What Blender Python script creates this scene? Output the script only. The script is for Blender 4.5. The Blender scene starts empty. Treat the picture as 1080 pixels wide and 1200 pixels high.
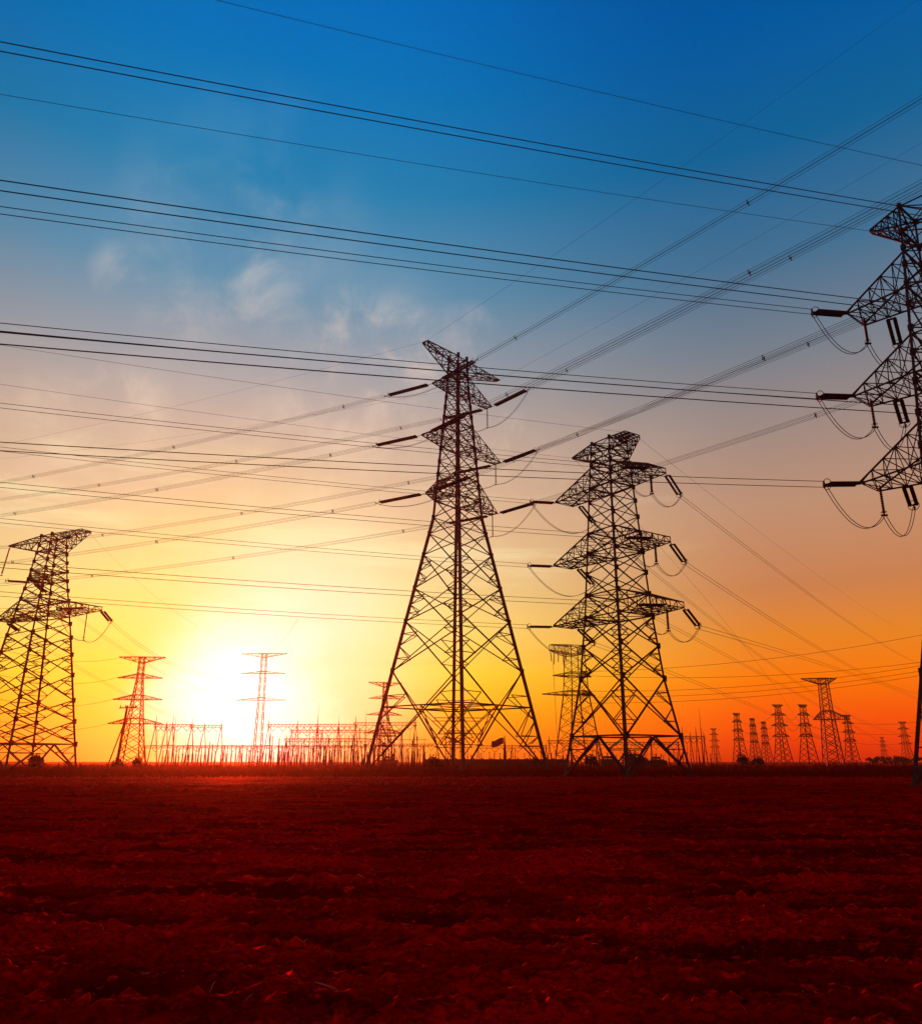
import bpy, math, random
import numpy as np
from mathutils import Vector, Matrix
random.seed(7)
rng = np.random.default_rng(11)
S = bpy.context.scene
COL = S.collection
R = math.radians

# ------------------------------------------------------------------ camera
F, PITCH, CAMH = 956.0, math.atan(293 / 956.0), 1.6      # focal length in photo pixels, tilt, eye height
cp, sp = math.cos(PITCH), math.sin(PITCH)
cam = bpy.data.cameras.new('camera')
cam.sensor_fit = 'HORIZONTAL'; cam.sensor_width = 36; cam.lens = 36 * F / 1080
cam.clip_start = 0.1; cam.clip_end = 30000
camo = bpy.data.objects.new('camera', cam); COL.objects.link(camo)
camo.location = (0, 0, CAMH); camo.rotation_euler = (math.pi / 2 + PITCH, 0, 0)
S.camera = camo
S.view_settings.view_transform = 'Standard'; S.view_settings.look = 'None'
S.view_settings.exposure = 0; S.view_settings.gamma = 1
S.cycles.volume_bounces = 0
S.cycles.max_bounces = 6
S.cycles.transparent_max_bounces = 16

def ray(px, py):
    a = (px - 540) / F; b = (600 - py) / F
    return a, cp - b * sp, sp + b * cp                 # x, y, z for unit focal length
def at(px, py, Y):
    x, y, z = ray(px, py); t = Y / y
    return Vector((x * t, Y, CAMH + z * t))
def hpx(py, Y):
    return at(540, py, Y).z
def ground_pt(px, Y):
    return Vector(((px - 540) / F / (cp + 293 / F * sp) * Y, Y, 0))

# ------------------------------------------------------------------ light
SUN_PX = (276, 800)
sx, sy, sz = ray(*SUN_PX)
SUN = Vector((sx, sy, sz)).normalized()
SUN_EL = math.asin(SUN.z)
sun = bpy.data.lights.new('sun', 'SUN'); sun.energy = 5.0; sun.angle = R(0.6); sun.color = (1.0, 0.055, 0.010)
suno = bpy.data.objects.new('sun', sun); COL.objects.link(suno)
suno.rotation_euler = SUN.to_track_quat('Z', 'Y').to_euler()

HAZE = 0.00011                                            # density of the dusty air, which also stands in for lens flare

def lin(c):
    return tuple(((v / 255) / 12.92 if v / 255 <= 0.04045 else ((v / 255 + 0.055) / 1.055) ** 2.4) for v in c) + (1,)

class NT:
    def __init__(s, nt): s.t = nt
    def n(s, ty, **kw):
        o = s.t.nodes.new(ty)
        for k, v in kw.items(): setattr(o, k, v)
        return o
    def l(s, a, b): s.t.links.new(a, b)
    def m(s, op, a, b=None, c=None, clamp=False):
        o = s.t.nodes.new('ShaderNodeMath'); o.operation = op; o.use_clamp = clamp
        for i, v in enumerate((a, b, c)):
            if v is None: continue
            if isinstance(v, (int, float)): o.inputs[i].default_value = v
            else: s.l(v, o.inputs[i])
        return o.outputs[0]
    def sstep(s, v, lo, hi):
        o = s.t.nodes.new('ShaderNodeMapRange'); o.interpolation_type = 'SMOOTHSTEP'
        s.l(v, o.inputs[0]); o.inputs[1].default_value = lo; o.inputs[2].default_value = hi
        return o.outputs[0]
    def ramp(s, v, stops, interp='LINEAR'):
        o = s.t.nodes.new('ShaderNodeValToRGB'); cr = o.color_ramp; cr.interpolation = interp
        while len(cr.elements) < len(stops): cr.elements.new(0.5)
        for e, (p, c) in zip(cr.elements, stops): e.position = p; e.color = c if len(c) == 4 else tuple(c) + (1,)
        s.l(v, o.inputs[0]); return o.outputs[0]
    def mix(s, f, a, b, bt='MIX'):
        o = s.t.nodes.new('ShaderNodeMix'); o.data_type = 'RGBA'; o.blend_type = bt
        for i, v in ((0, f), (6, a), (7, b)):
            if isinstance(v, (int, float)): o.inputs[i].default_value = v
            elif isinstance(v, tuple): o.inputs[i].default_value = v
            else: s.l(v, o.inputs[i])
        return o.outputs[2]

W = bpy.data.worlds.new('World'); S.world = W; W.use_nodes = True
W.node_tree.nodes.clear()
w = NT(W.node_tree)
tc = w.n('ShaderNodeTexCoord')
DIR = tc.outputs['Generated']
sep = w.n('ShaderNodeSeparateXYZ'); w.l(DIR, sep.inputs[0])
def el_of(py):                                            # elevation (rad) in mid picture of a photo row
    x, y, z = ray(540, py); return math.atan2(z, y)
elev = w.m('ARCSINE', sep.outputs['Z'])
ELMAX = 0.95
e01 = w.m('DIVIDE', elev, ELMAX, clamp=True)
def stops(tab): return [(max(0, min(1, el_of(y) / ELMAX)), lin(c)) for y, c in sorted(tab, key=lambda t: -t[0])]
# twilight colours by height above the horizon, away from the sun ...
far_tab = [(893, (206, 34, 4)), (870, (240, 62, 0)), (842, (252, 88, 0)), (800, (252, 122, 0)), (755, (232, 134, 36)), (700, (203, 130, 80)),
           (610, (190, 145, 116)), (520, (156, 138, 132)), (440, (118, 128, 140)), (340, (66, 112, 146)), (220, (14, 98, 150)), (90, (0, 88, 160)), (-40, (0, 80, 158)), (-200, (0, 66, 140))]
# ... and in the sun's own quarter of the sky
near_tab = [(893, (255, 120, 0)), (868, (255, 158, 0)), (835, (255, 196, 4)), (790, (255, 232, 60)), (735, (253, 236, 128)), (670, (244, 218, 152)),
            (600, (232, 196, 156)), (520, (206, 180, 160)), (440, (158, 161, 167)), (350, (98, 146, 174)), (230, (34, 128, 176)), (110, (2, 116, 184)), (-40, (0, 104, 188)), (-200, (0, 84, 170))]
c_far = w.ramp(e01, stops(far_tab)); c_near = w.ramp(e01, stops(near_tab))
# horizontal angle from the sun
az = w.m('ARCTAN2', sep.outputs['X'], sep.outputs['Y'])
azs = math.atan2(SUN.x, SUN.y)
daz = w.m('ABSOLUTE', w.m('SUBTRACT', az, azs))
f_near = w.m('SUBTRACT', 1.0, w.sstep(daz, 0.10, 0.66))
skyc = w.mix(f_near, c_far, c_near)
# dusk on the side away from the sun
behind = w.sstep(daz, 0.9, 2.4)
skyc = w.mix(behind, skyc, w.mix(1.0, skyc, (1.1, 0.42, 0.42, 1), 'MULTIPLY'))
# thin wisps of high cloud, laid on a flat layer overhead (direction / height)
inv = w.m('DIVIDE', 1.0, w.m('MAXIMUM', sep.outputs['Z'], 0.04))
vm = w.n('ShaderNodeVectorMath', operation='SCALE'); w.l(DIR, vm.inputs[0]); w.l(inv, vm.inputs['Scale'])
def noise(vec, scale, detail, rough, dist=0.0, loc=(0, 0, 0), sc=(1, 1, 1), rotz=0):
    mp = w.n('ShaderNodeMapping'); w.l(vec, mp.inputs[0]); mp.inputs['Location'].default_value = loc; mp.inputs['Scale'].default_value = sc; mp.inputs['Rotation'].default_value = (0, 0, rotz)
    nz = w.n('ShaderNodeTexNoise'); w.l(mp.outputs[0], nz.inputs['Vector'])
    nz.inputs['Scale'].default_value = scale; nz.inputs['Detail'].default_value = detail; nz.inputs['Roughness'].default_value = rough; nz.inputs['Distortion'].default_value = dist
    return nz.outputs[0]
nA = noise(vm.outputs[0], 2.2, 8, 0.62, 1.1)
nB = noise(DIR, 9.0, 8, 0.60, 0.3, loc=(5.3, 1.9, 0.7), sc=(1.3, 1.3, 1.25), rotz=.3)
nC = noise(DIR, 3.4, 7, 0.60, 0.6, loc=(0.4, 4.4, 2.2), sc=(1, 1, 2.6))
def blob(px, py, rad):                                     # soft patch of sky round one direction
    x, y, z = ray(px, py); d = Vector((x, y, z)).normalized()
    dp = w.n('ShaderNodeVectorMath', operation='DOT_PRODUCT'); w.l(DIR, dp.inputs[0]); dp.inputs[1].default_value = d
    return w.sstep(dp.outputs['Value'], math.cos(rad), math.cos(rad * 0.15))
mask = None
for px, py, rad, amt in ((148, 318, .045, .42), (268, 285, .05, .45), (290, 318, .05, .5), (326, 215, .045, .35), (200, 372, .05, .30), (300, 362, .07, .40), (420, 395, .065, .6), (455, 425, .09, .75), (390, 450, .07, .75), (115, 485, .09, .95),
                         (138, 450, .04, .6), (545, 395, .05, .35), (600, 525, .05, .7), (640, 552, .04, .5), (330, 545, .10, .45), (430, 520, .08, .4), (60, 560, .06, .25), (150, 640, .08, .5), (400, 690, .06, .5)):
    b_ = w.m('MULTIPLY', blob(px, py, rad), amt)
    mask = b_ if mask is None else w.m('MAXIMUM', mask, b_)
wisp = w.m('MULTIPLY', w.sstep(nB, 0.40, 0.76), mask)
veil = w.m('MULTIPLY', w.sstep(nC, 0.42, 0.80), w.m('MULTIPLY', f_near, w.sstep(elev, 0.10, 0.25)))
veil = w.m('MULTIPLY', veil, w.m('SUBTRACT', 1.0, w.sstep(elev, 0.42, 0.66)))
soft = w.m('MAXIMUM', blob(285, 255, .17), blob(420, 430, .15)); soft = w.m('MULTIPLY', soft, w.sstep(nB, 0.32, 0.66)); veil = w.m('ADD', veil, w.m('MULTIPLY', soft, 0.8))
cl = w.m('ADD', w.m('MULTIPLY', wisp, 0.95), w.m('MULTIPLY', veil, 0.25), clamp=True)
ccol = w.ramp(e01, stops([(800, (255, 240, 170)), (680, (252, 232, 178)), (560, (250, 222, 184)), (450, (232, 205, 188)), (320, (196, 196, 196)), (200, (110, 165, 190))]))
skyc = w.mix(cl, skyc, ccol)
# faint darker streaks low down, away from the sun
nD = noise(DIR, 3.0, 6, 0.6, 0.3, loc=(1.4, 0.2, 0.7), sc=(1, 1, 9))
low = w.m('MULTIPLY', w.sstep(nD, 0.50, 0.72), w.m('SUBTRACT', 1.0, w.sstep(elev, 0.10, 0.34)))
skyc = w.mix(w.m('MULTIPLY', low, 0.16), skyc, lin((214, 120, 80)))
streak = w.m('MULTIPLY', w.sstep(nD, 0.50, 0.68), w.m('MULTIPLY', f_near, w.m('MULTIPLY', w.sstep(elev, 0.13, 0.20), w.m('SUBTRACT', 1.0, w.sstep(elev, 0.26, 0.40)))))
skyc = w.mix(w.m('MULTIPLY', streak, 0.55), skyc, lin((255, 246, 186)))
# the sun's glare in the thin cloud: a broad yellow halo and a white heart
dps = w.n('ShaderNodeVectorMath', operation='DOT_PRODUCT')
stretch = w.n('ShaderNodeVectorMath', operation='MULTIPLY'); w.l(DIR, stretch.inputs[0]); stretch.inputs[1].default_value = (1, 1, 1)
w.l(stretch.outputs[0], dps.inputs[0]); dps.inputs[1].default_value = SUN
ang = w.m('ARCCOSINE', w.m('MINIMUM', dps.outputs['Value'], 0.999999))
ang = w.m('ADD', ang, w.m('MULTIPLY', w.m('SUBTRACT', nC, 0.5), 0.10))
halo = w.m('POWER', w.m('SUBTRACT', 1.0, w.sstep(ang, 0.02, 0.36)), 1.6)
skyc = w.mix(w.m('MULTIPLY', halo, 0.80), skyc, lin((255, 240, 92)))
x2, y2, z2 = ray(345, 752)
dp2 = w.n('ShaderNodeVectorMath', operation='DOT_PRODUCT'); w.l(DIR, dp2.inputs[0]); dp2.inputs[1].default_value = Vector((x2, y2, z2)).normalized()
ang2 = w.m('ADD', w.m('ARCCOSINE', w.m('MINIMUM', dp2.outputs['Value'], 0.999999)), w.m('MULTIPLY', w.m('SUBTRACT', nC, 0.5), 0.12))
core2 = w.m('SUBTRACT', 1.0, w.sstep(ang2, 0.0, 0.22))
skyc = w.mix(w.m('MULTIPLY', core2, 0.8), skyc, lin((255, 254, 226)))
x3, y3, z3 = ray(284, 812)
dp3 = w.n('ShaderNodeVectorMath', operation='DOT_PRODUCT'); w.l(DIR, dp3.inputs[0]); dp3.inputs[1].default_value = Vector((x3, y3, z3)).normalized()
ang3 = w.m('ADD', w.m('ARCCOSINE', w.m('MINIMUM', dp3.outputs['Value'], 0.999999)), w.m('MULTIPLY', w.m('SUBTRACT', nC, 0.5), 0.12))
core = w.m('SUBTRACT', 1.0, w.sstep(ang3, 0.0, 0.135))
skyc = w.mix(core, skyc, (1.6, 1.5, 1.25, 1))
bg = w.n('ShaderNodeBackground'); w.l(skyc, bg.inputs[0]); bg.inputs[1].default_value = 1.0
wo = w.n('ShaderNodeOutputWorld'); w.l(bg.outputs[0], wo.inputs[0])

# ------------------------------------------------------------------ materials
def material(name, c1, c2, scale=6, rough=0.6, metal=0.0, bump=0.0, spec=0.4):
    m = bpy.data.materials.new(name); m.use_nodes = True
    q = NT(m.node_tree); bs = m.node_tree.nodes['Principled BSDF']
    t = q.n('ShaderNodeTexCoord'); nz = q.n('ShaderNodeTexNoise'); q.l(t.outputs['Object'], nz.inputs['Vector'])
    nz.inputs['Scale'].default_value = scale; nz.inputs['Detail'].default_value = 5
    q.l(q.ramp(nz.outputs[0], [(0.35, c1), (0.68, c2)]), bs.inputs['Base Color'])
    bs.inputs['Roughness'].default_value = rough; bs.inputs['Metallic'].default_value = metal
    bs.inputs['Specular IOR Level'].default_value = spec
    if bump:
        bp = q.n('ShaderNodeBump'); bp.inputs['Strength'].default_value = bump; q.l(nz.outputs[0], bp.inputs['Height']); q.l(bp.outputs[0], bs.inputs['Normal'])
    return m
M = {}
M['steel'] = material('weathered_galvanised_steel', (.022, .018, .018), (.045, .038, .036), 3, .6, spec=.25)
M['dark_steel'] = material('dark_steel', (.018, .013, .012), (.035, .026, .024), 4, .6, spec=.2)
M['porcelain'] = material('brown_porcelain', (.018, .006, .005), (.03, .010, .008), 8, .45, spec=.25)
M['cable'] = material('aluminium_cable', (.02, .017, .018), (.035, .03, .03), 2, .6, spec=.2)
M['concrete'] = material('earth_stained_concrete', (.07, .016, .012), (.12, .03, .02), 5, .85, bump=.2)
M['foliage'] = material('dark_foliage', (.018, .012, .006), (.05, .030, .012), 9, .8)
M['bark'] = material('bark', (.03, .02, .014), (.06, .035, .022), 12, .9)
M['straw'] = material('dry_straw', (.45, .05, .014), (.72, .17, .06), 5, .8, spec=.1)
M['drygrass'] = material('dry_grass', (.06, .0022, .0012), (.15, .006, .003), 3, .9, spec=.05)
M['wall'] = material('dark_brick', (.05, .014, .010), (.08, .024, .016), 2, .85, spec=.1)
M['roof'] = material('roof_sheet', (.06, .03, .025), (.09, .045, .035), 2, .7)
M['cloth'] = material('flag_cloth', (.10, .02, .014), (.15, .03, .02), 3, .8)

# ------------------------------------------------------------------ mesh helpers
class MB:
    def __init__(s): s.v = []; s.f = []
    def bar(s, p, q, w_=0.1, prof='sq'):
        p = Vector(p); q = Vector(q); d = q - p
        if d.length < 1e-6: return
        d.normalize(); up = Vector((0, 0, 1)) if abs(d.z) < 0.95 else Vector((1, 0, 0))
        a = d.cross(up).normalized(); b = a.cross(d).normalized(); h = w_ / 2; n = len(s.v)
        if prof == 'L':                                   # rolled steel angle
            t = w_ * 0.16
            pts = [(-h, -h), (h, -h), (h, -h + t), (-h + t, -h + t), (-h + t, h), (-h, h)]
        else: pts = [(-h, -h), (h, -h), (h, h), (-h, h)]
        k = len(pts)
        for o in (p, q):
            for x, y in pts: s.v.append(o + a * x + b * y)
        for i in range(k): j = (i + 1) % k; s.f.append((n + i, n + j, n + k + j, n + k + i))
        s.f.append(tuple(range(n + k - 1, n - 1, -1))); s.f.append(tuple(range(n + k, n + 2 * k)))
    def box(s, c, sx_, sy_, sz_, rz=0):
        c = Vector(c); n = len(s.v); cr, sr = math.cos(rz), math.sin(rz)
        for z in (-1, 1):
            for x, y in ((-1, -1), (1, -1), (1, 1), (-1, 1)):
                X, Y = x * sx_ / 2, y * sy_ / 2
                s.v.append(c + Vector((X * cr - Y * sr, X * sr + Y * cr, z * sz_ / 2)))
        for f in ((3, 2, 1, 0), (4, 5, 6, 7), (0, 1, 5, 4), (1, 2, 6, 5), (2, 3, 7, 6), (3, 0, 4, 7)): s.f.append(tuple(n + i for i in f))
    def tube(s, pts, r, k=5, taper=None):
        n = len(s.v); pts = [Vector(p) for p in pts]
        for i, p in enumerate(pts):
            d = (pts[min(i + 1, len(pts) - 1)] - pts[max(i - 1, 0)]).normalized()
            up = Vector((0, 0, 1)) if abs(d.z) < 0.95 else Vector((1, 0, 0))
            a = d.cross(up).normalized(); b = a.cross(d).normalized(); rr = r if taper is None else r + (taper - r) * i / (len(pts) - 1)
            for j in range(k): t = 2 * math.pi * j / k; s.v.append(p + a * (rr * math.cos(t)) + b * (rr * math.sin(t)))
        for i in range(len(pts) - 1):
            for j in range(k): j2 = (j + 1) % k; s.f.append((n + i * k + j, n + i * k + j2, n + (i + 1) * k + j2, n + (i + 1) * k + j))
        s.f.append(tuple(range(n + k - 1, n - 1, -1))); e = n + (len(pts) - 1) * k; s.f.append(tuple(range(e, e + k)))
    def lathe(s, p, q, prof, k=8):                        # prof = [(t along p-q, radius)]
        p = Vector(p); q = Vector(q); d = (q - p).normalized()
        up = Vector((0, 0, 1)) if abs(d.z) < 0.95 else Vector((1, 0, 0))
        a = d.cross(up).normalized(); b = a.cross(d).normalized(); n = len(s.v)
        for t, r in prof:
            o = p.lerp(q, t)
            for j in range(k): u = 2 * math.pi * j / k; s.v.append(o + a * (r * math.cos(u)) + b * (r * math.sin(u)))
        for i in range(len(prof) - 1):
            for j in range(k): j2 = (j + 1) % k; s.f.append((n + i * k + j, n + i * k + j2, n + (i + 1) * k + j2, n + (i + 1) * k + j))
        s.f.append(tuple(range(n + k - 1, n - 1, -1))); e = n + (len(prof) - 1) * k; s.f.append(tuple(range(e, e + k)))
    def ring(s, c, axis, rad, r, k=14):
        axis = Vector(axis).normalized(); up = Vector((0, 0, 1)) if abs(axis.z) < 0.95 else Vector((1, 0, 0))
        a = axis.cross(up).normalized(); b = a.cross(axis).normalized(); c = Vector(c)
        pts = [c + a * (rad * math.cos(2 * math.pi * i / k)) + b * (rad * math.sin(2 * math.pi * i / k)) for i in range(k + 1)]
        s.tube(pts, r, 4)
    def build(s, name, mat, parent=None, origin=None, smooth=False):
        me = bpy.data.meshes.new(name)
        o0 = Vector(origin) if origin is not None else Vector((0, 0, 0))
        me.from_pydata([tuple(v - o0) for v in s.v], [], s.f); me.materials.append(mat)
        if smooth: me.polygons.foreach_set('use_smooth', [True] * len(me.polygons))
        o = bpy.data.objects.new(name, me); COL.objects.link(o)
        if parent is not None: o.parent = parent
        elif origin is not None: o.location = o0
        return o
def tag(o, label=None, cat=None, group=None, kind=None):
    if label: o['label'] = label
    if cat: o['category'] = cat
    if group: o['group'] = group
    if kind: o['kind'] = kind
    return o
def empty(name, loc, rz=0, label=None, cat=None, group=None):
    o = bpy.data.objects.new(name, None); COL.objects.link(o); o.location = loc; o.rotation_euler = (0, 0, rz)
    o.empty_display_size = 1
    return tag(o, label, cat, group)
def copy_tree(o, parent=None):
    c = o.copy(); COL.objects.link(c)
    if parent is not None: c.parent = parent
    for ch in list(o.children): copy_tree(ch, c)
    return c

# ------------------------------------------------------------------ the ground
_G = {}
def vnoise(x, y, seed):
    n = 256
    if seed not in _G: _G[seed] = np.random.default_rng(seed).random((n, n))
    g = _G[seed]
    xi = np.floor(x).astype(int); yi = np.floor(y).astype(int); fx = x - xi; fy = y - yi
    fx = fx * fx * (3 - 2 * fx); fy = fy * fy * (3 - 2 * fy)
    g00 = g[xi % n, yi % n]; g10 = g[(xi + 1) % n, yi % n]; g01 = g[xi % n, (yi + 1) % n]; g11 = g[(xi + 1) % n, (yi + 1) % n]
    return (g00 * (1 - fx) + g10 * fx) * (1 - fy) + (g01 * (1 - fx) + g11 * fx) * fy - 0.5
def field_h(x, y):
    fade = np.clip((70 - y) / 50, 0, 1)
    yy = y + 0.5 * vnoise(x * .11, y * .13, 1) + 0.10 * vnoise(x * .9, y * .8, 2) - 0.03 * x
    ph = yy / 0.78
    rowamp = 0.115 + 0.10 * (vnoise(np.floor(ph) * 3.7, x * .10, 3))
    h = rowamp * np.cos(2 * np.pi * ph)
    h += 0.030 * np.cos(2 * np.pi * ph * 3.07 + 5 * vnoise(x * .3, y * .2, 9))
    h += 0.07 * vnoise(x * 1.1, y * 2.2, 4) + 0.06 * vnoise(x * 3.1, y * 5.0, 5) + 0.045 * vnoise(x * 6, y * 12, 6) + 0.04 * vnoise(x * 15, y * 25, 7) + 0.03 * vnoise(x * 41, y * 43, 10)
    h += np.maximum(0, vnoise(x * 5.1 + 40, y * 6.3, 8) - 0.28) * 0.22
    return h * (0.15 + 0.85 * fade)

def soil(name, c1, c2, c3, bump):
    m = bpy.data.materials.new(name); m.use_nodes = True; q = NT(m.node_tree); bs = m.node_tree.nodes['Principled BSDF']
    g = q.n('ShaderNodeNewGeometry')
    def nz(scale, det, sc=(1, 1, 1)):
        mp = q.n('ShaderNodeMapping'); q.l(g.outputs['Position'], mp.inputs[0]); mp.inputs['Scale'].default_value = sc
        o = q.n('ShaderNodeTexNoise'); q.l(mp.outputs[0], o.inputs['Vector']); o.inputs['Scale'].default_value = scale; o.inputs['Detail'].default_value = det; o.inputs['Roughness'].default_value = .65; return o.outputs[0]
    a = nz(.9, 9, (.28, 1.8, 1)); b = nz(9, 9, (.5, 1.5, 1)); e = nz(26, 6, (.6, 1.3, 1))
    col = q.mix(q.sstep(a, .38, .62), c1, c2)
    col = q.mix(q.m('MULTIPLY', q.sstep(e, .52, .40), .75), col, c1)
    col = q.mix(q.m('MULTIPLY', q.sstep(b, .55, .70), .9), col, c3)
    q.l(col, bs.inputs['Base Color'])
    bs.inputs['Roughness'].default_value = .66; bs.inputs['Specular IOR Level'].default_value = 0; bs.inputs['Metallic'].default_value = .30; bs.inputs['Specular Tint'].default_value = (1, .04, .02, 1)  # red-tinted metallic gloss added to imitate the lens flare glow below the sun
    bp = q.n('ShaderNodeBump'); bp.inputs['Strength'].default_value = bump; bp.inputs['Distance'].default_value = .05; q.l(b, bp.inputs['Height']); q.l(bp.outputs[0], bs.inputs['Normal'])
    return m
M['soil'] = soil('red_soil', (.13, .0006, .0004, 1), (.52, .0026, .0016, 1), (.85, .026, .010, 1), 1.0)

rows, cols = 900, 680
d_ = 3.2 * (110 / 3.2) ** np.linspace(0, 1, rows)
u_ = np.linspace(-1.0, 1.0, cols)
XX = (d_[:, None] * 0.95 + 3.0) * u_[None, :]; YY = np.repeat(d_[:, None], cols, 1)
ZZ = field_h(XX, YY)
edge = np.minimum(1, np.minimum((1 - np.abs(u_))[None, :] * 12, (np.linspace(1, 0, rows) * 14)[:, None])); edge = np.minimum(edge, (np.linspace(0, 1, rows) * 40)[:, None])
ZZ = ZZ * edge - 0.06 * (1 - edge)
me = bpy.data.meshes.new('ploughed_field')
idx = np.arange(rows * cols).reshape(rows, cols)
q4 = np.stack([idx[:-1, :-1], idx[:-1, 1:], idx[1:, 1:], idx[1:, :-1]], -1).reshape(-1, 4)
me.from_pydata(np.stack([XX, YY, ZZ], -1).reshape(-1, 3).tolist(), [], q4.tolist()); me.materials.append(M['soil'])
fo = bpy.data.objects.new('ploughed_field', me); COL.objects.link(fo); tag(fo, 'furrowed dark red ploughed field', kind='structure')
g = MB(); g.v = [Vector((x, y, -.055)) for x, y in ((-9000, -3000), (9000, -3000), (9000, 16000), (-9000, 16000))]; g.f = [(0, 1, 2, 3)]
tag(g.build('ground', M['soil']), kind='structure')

cd = MB()                                                  # crumbly clods turned up by the plough
for _ in range(15000):
    y = 5.0 * (60 / 5.0) ** random.random(); x = random.uniform(-1, 1) * (y * .75 + 2)
    z = float(field_h(np.array([x]), np.array([y]))[0]); r_ = random.choice((.02, .025, .03, .03, .04, .055)) * random.uniform(.7, 1.4) * (1 + y / 40)
    n = len(cd.v)
    for v_ in ((1, 0, 0), (-1, 0, 0), (0, 1, 0), (0, -1, 0), (.2, .1, .75), (-.1, 0, -.7)):
        cd.v.append(Vector((x + (v_[0] + random.uniform(-.35, .35)) * r_ * 1.3, y + (v_[1] + random.uniform(-.35, .35)) * r_, z + (v_[2] + random.uniform(-.25, .25)) * r_)))
    for a, b in ((0, 2), (2, 1), (1, 3), (3, 0)): cd.f.append((n + a, n + b, n + 4)); cd.f.append((n + b, n + a, n + 5))
tag(cd.build('soil_clods', M['soil']), 'crumbly clods of dark red soil thrown up by the plough', 'soil', kind='stuff')
# loose straw, stubble and dead leaves on the soil (past counting)
st = MB()
def strip(c, L, wd, az_, tilt, curl):
    d = Vector((math.cos(az_) * math.cos(tilt), math.sin(az_) * math.cos(tilt), math.sin(tilt)))
    sd = Vector((-math.sin(az_), math.cos(az_), random.uniform(-.5, .5))).normalized() * wd / 2; n = len(st.v); c = Vector(c)
    k = 4
    for i in range(k):
        t = i / (k - 1); p = c + d * (L * t) + Vector((0, 0, -curl * L * t * t)); ww = 1 - .75 * t
        st.v.append(p - sd * ww); st.v.append(p + sd * ww)
    for i in range(k - 1): st.f.append((n + 2 * i, n + 2 * i + 1, n + 2 * i + 3, n + 2 * i + 2))
for _ in range(16000):
    y = 5.2 * (75 / 5.2) ** random.random(); x = random.uniform(-1, 1) * (y * .75 + 2)
    if vnoise(np.array([x * .35]), np.array([y * .5]), 21)[0] < random.uniform(-.5, .35): continue
    z = float(field_h(np.array([x]), np.array([y]))[0])
    big = random.random() < .035
    L = random.uniform(.12, .28) if big else random.uniform(.03, .12)
    strip((x, y, z - .01), L, L * random.uniform(.08, .2), random.uniform(0, 6.28), random.uniform(-.05, .7) if big else random.uniform(-.1, .5), random.uniform(0, .9))
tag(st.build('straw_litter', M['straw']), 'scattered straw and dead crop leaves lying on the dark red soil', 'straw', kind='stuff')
# pale trash blown along the far headland
st = MB()
for _ in range(2600):
    px = random.gauss(300, 190) if random.random() < .75 else random.uniform(0, 1080)
    band = random.choice((0, 0, 1, 2))
    Y = {0: random.gauss(88, 4), 1: random.gauss(66, 5), 2: random.uniform(45, 80)}[band]
    p = ground_pt(px, Y)
    strip((p.x, p.y, random.uniform(0, .05)), random.uniform(.15, .5), random.uniform(.03, .09), random.uniform(0, 6.28), random.uniform(-.05, .5), random.uniform(0, .5))
tag(st.build('crop_residue', M['straw']), 'pale dry crop residue strewn in bands across the far field', 'straw', kind='stuff')
# dry grass along the field edge
gr = MB()
for _ in range(34000):
    px = random.uniform(-140, 1220); t = random.random()
    Y = 84 + 52 * t ** .55 if random.random() < .5 else random.uniform(136, 300)
    p = ground_pt(px, Y); cl_ = .5 + vnoise(np.array([p.x * .12]), np.array([Y * .1]), 31)[0]
    h = random.uniform(.2, .7) * (.5 + 1.1 * cl_) * min(1, .25 + (Y - 84) / 40)
    if Y > 150 and cl_ > .62: h *= random.uniform(1.5, 2.6)
    lean = random.uniform(-.35, .35) * h
    n = len(gr.v); wd = random.uniform(.04, .12)
    gr.v += [p + Vector((-wd, 0, -.1)), p + Vector((wd, 0, -.1)), p + Vector((lean, random.uniform(-.2, .2), h))]; gr.f.append((n, n + 1, n + 2))
tag(gr.build('dry_grass', M['drygrass']), 'rough dry grass along the far edge of the field', 'grass', kind='stuff')

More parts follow.
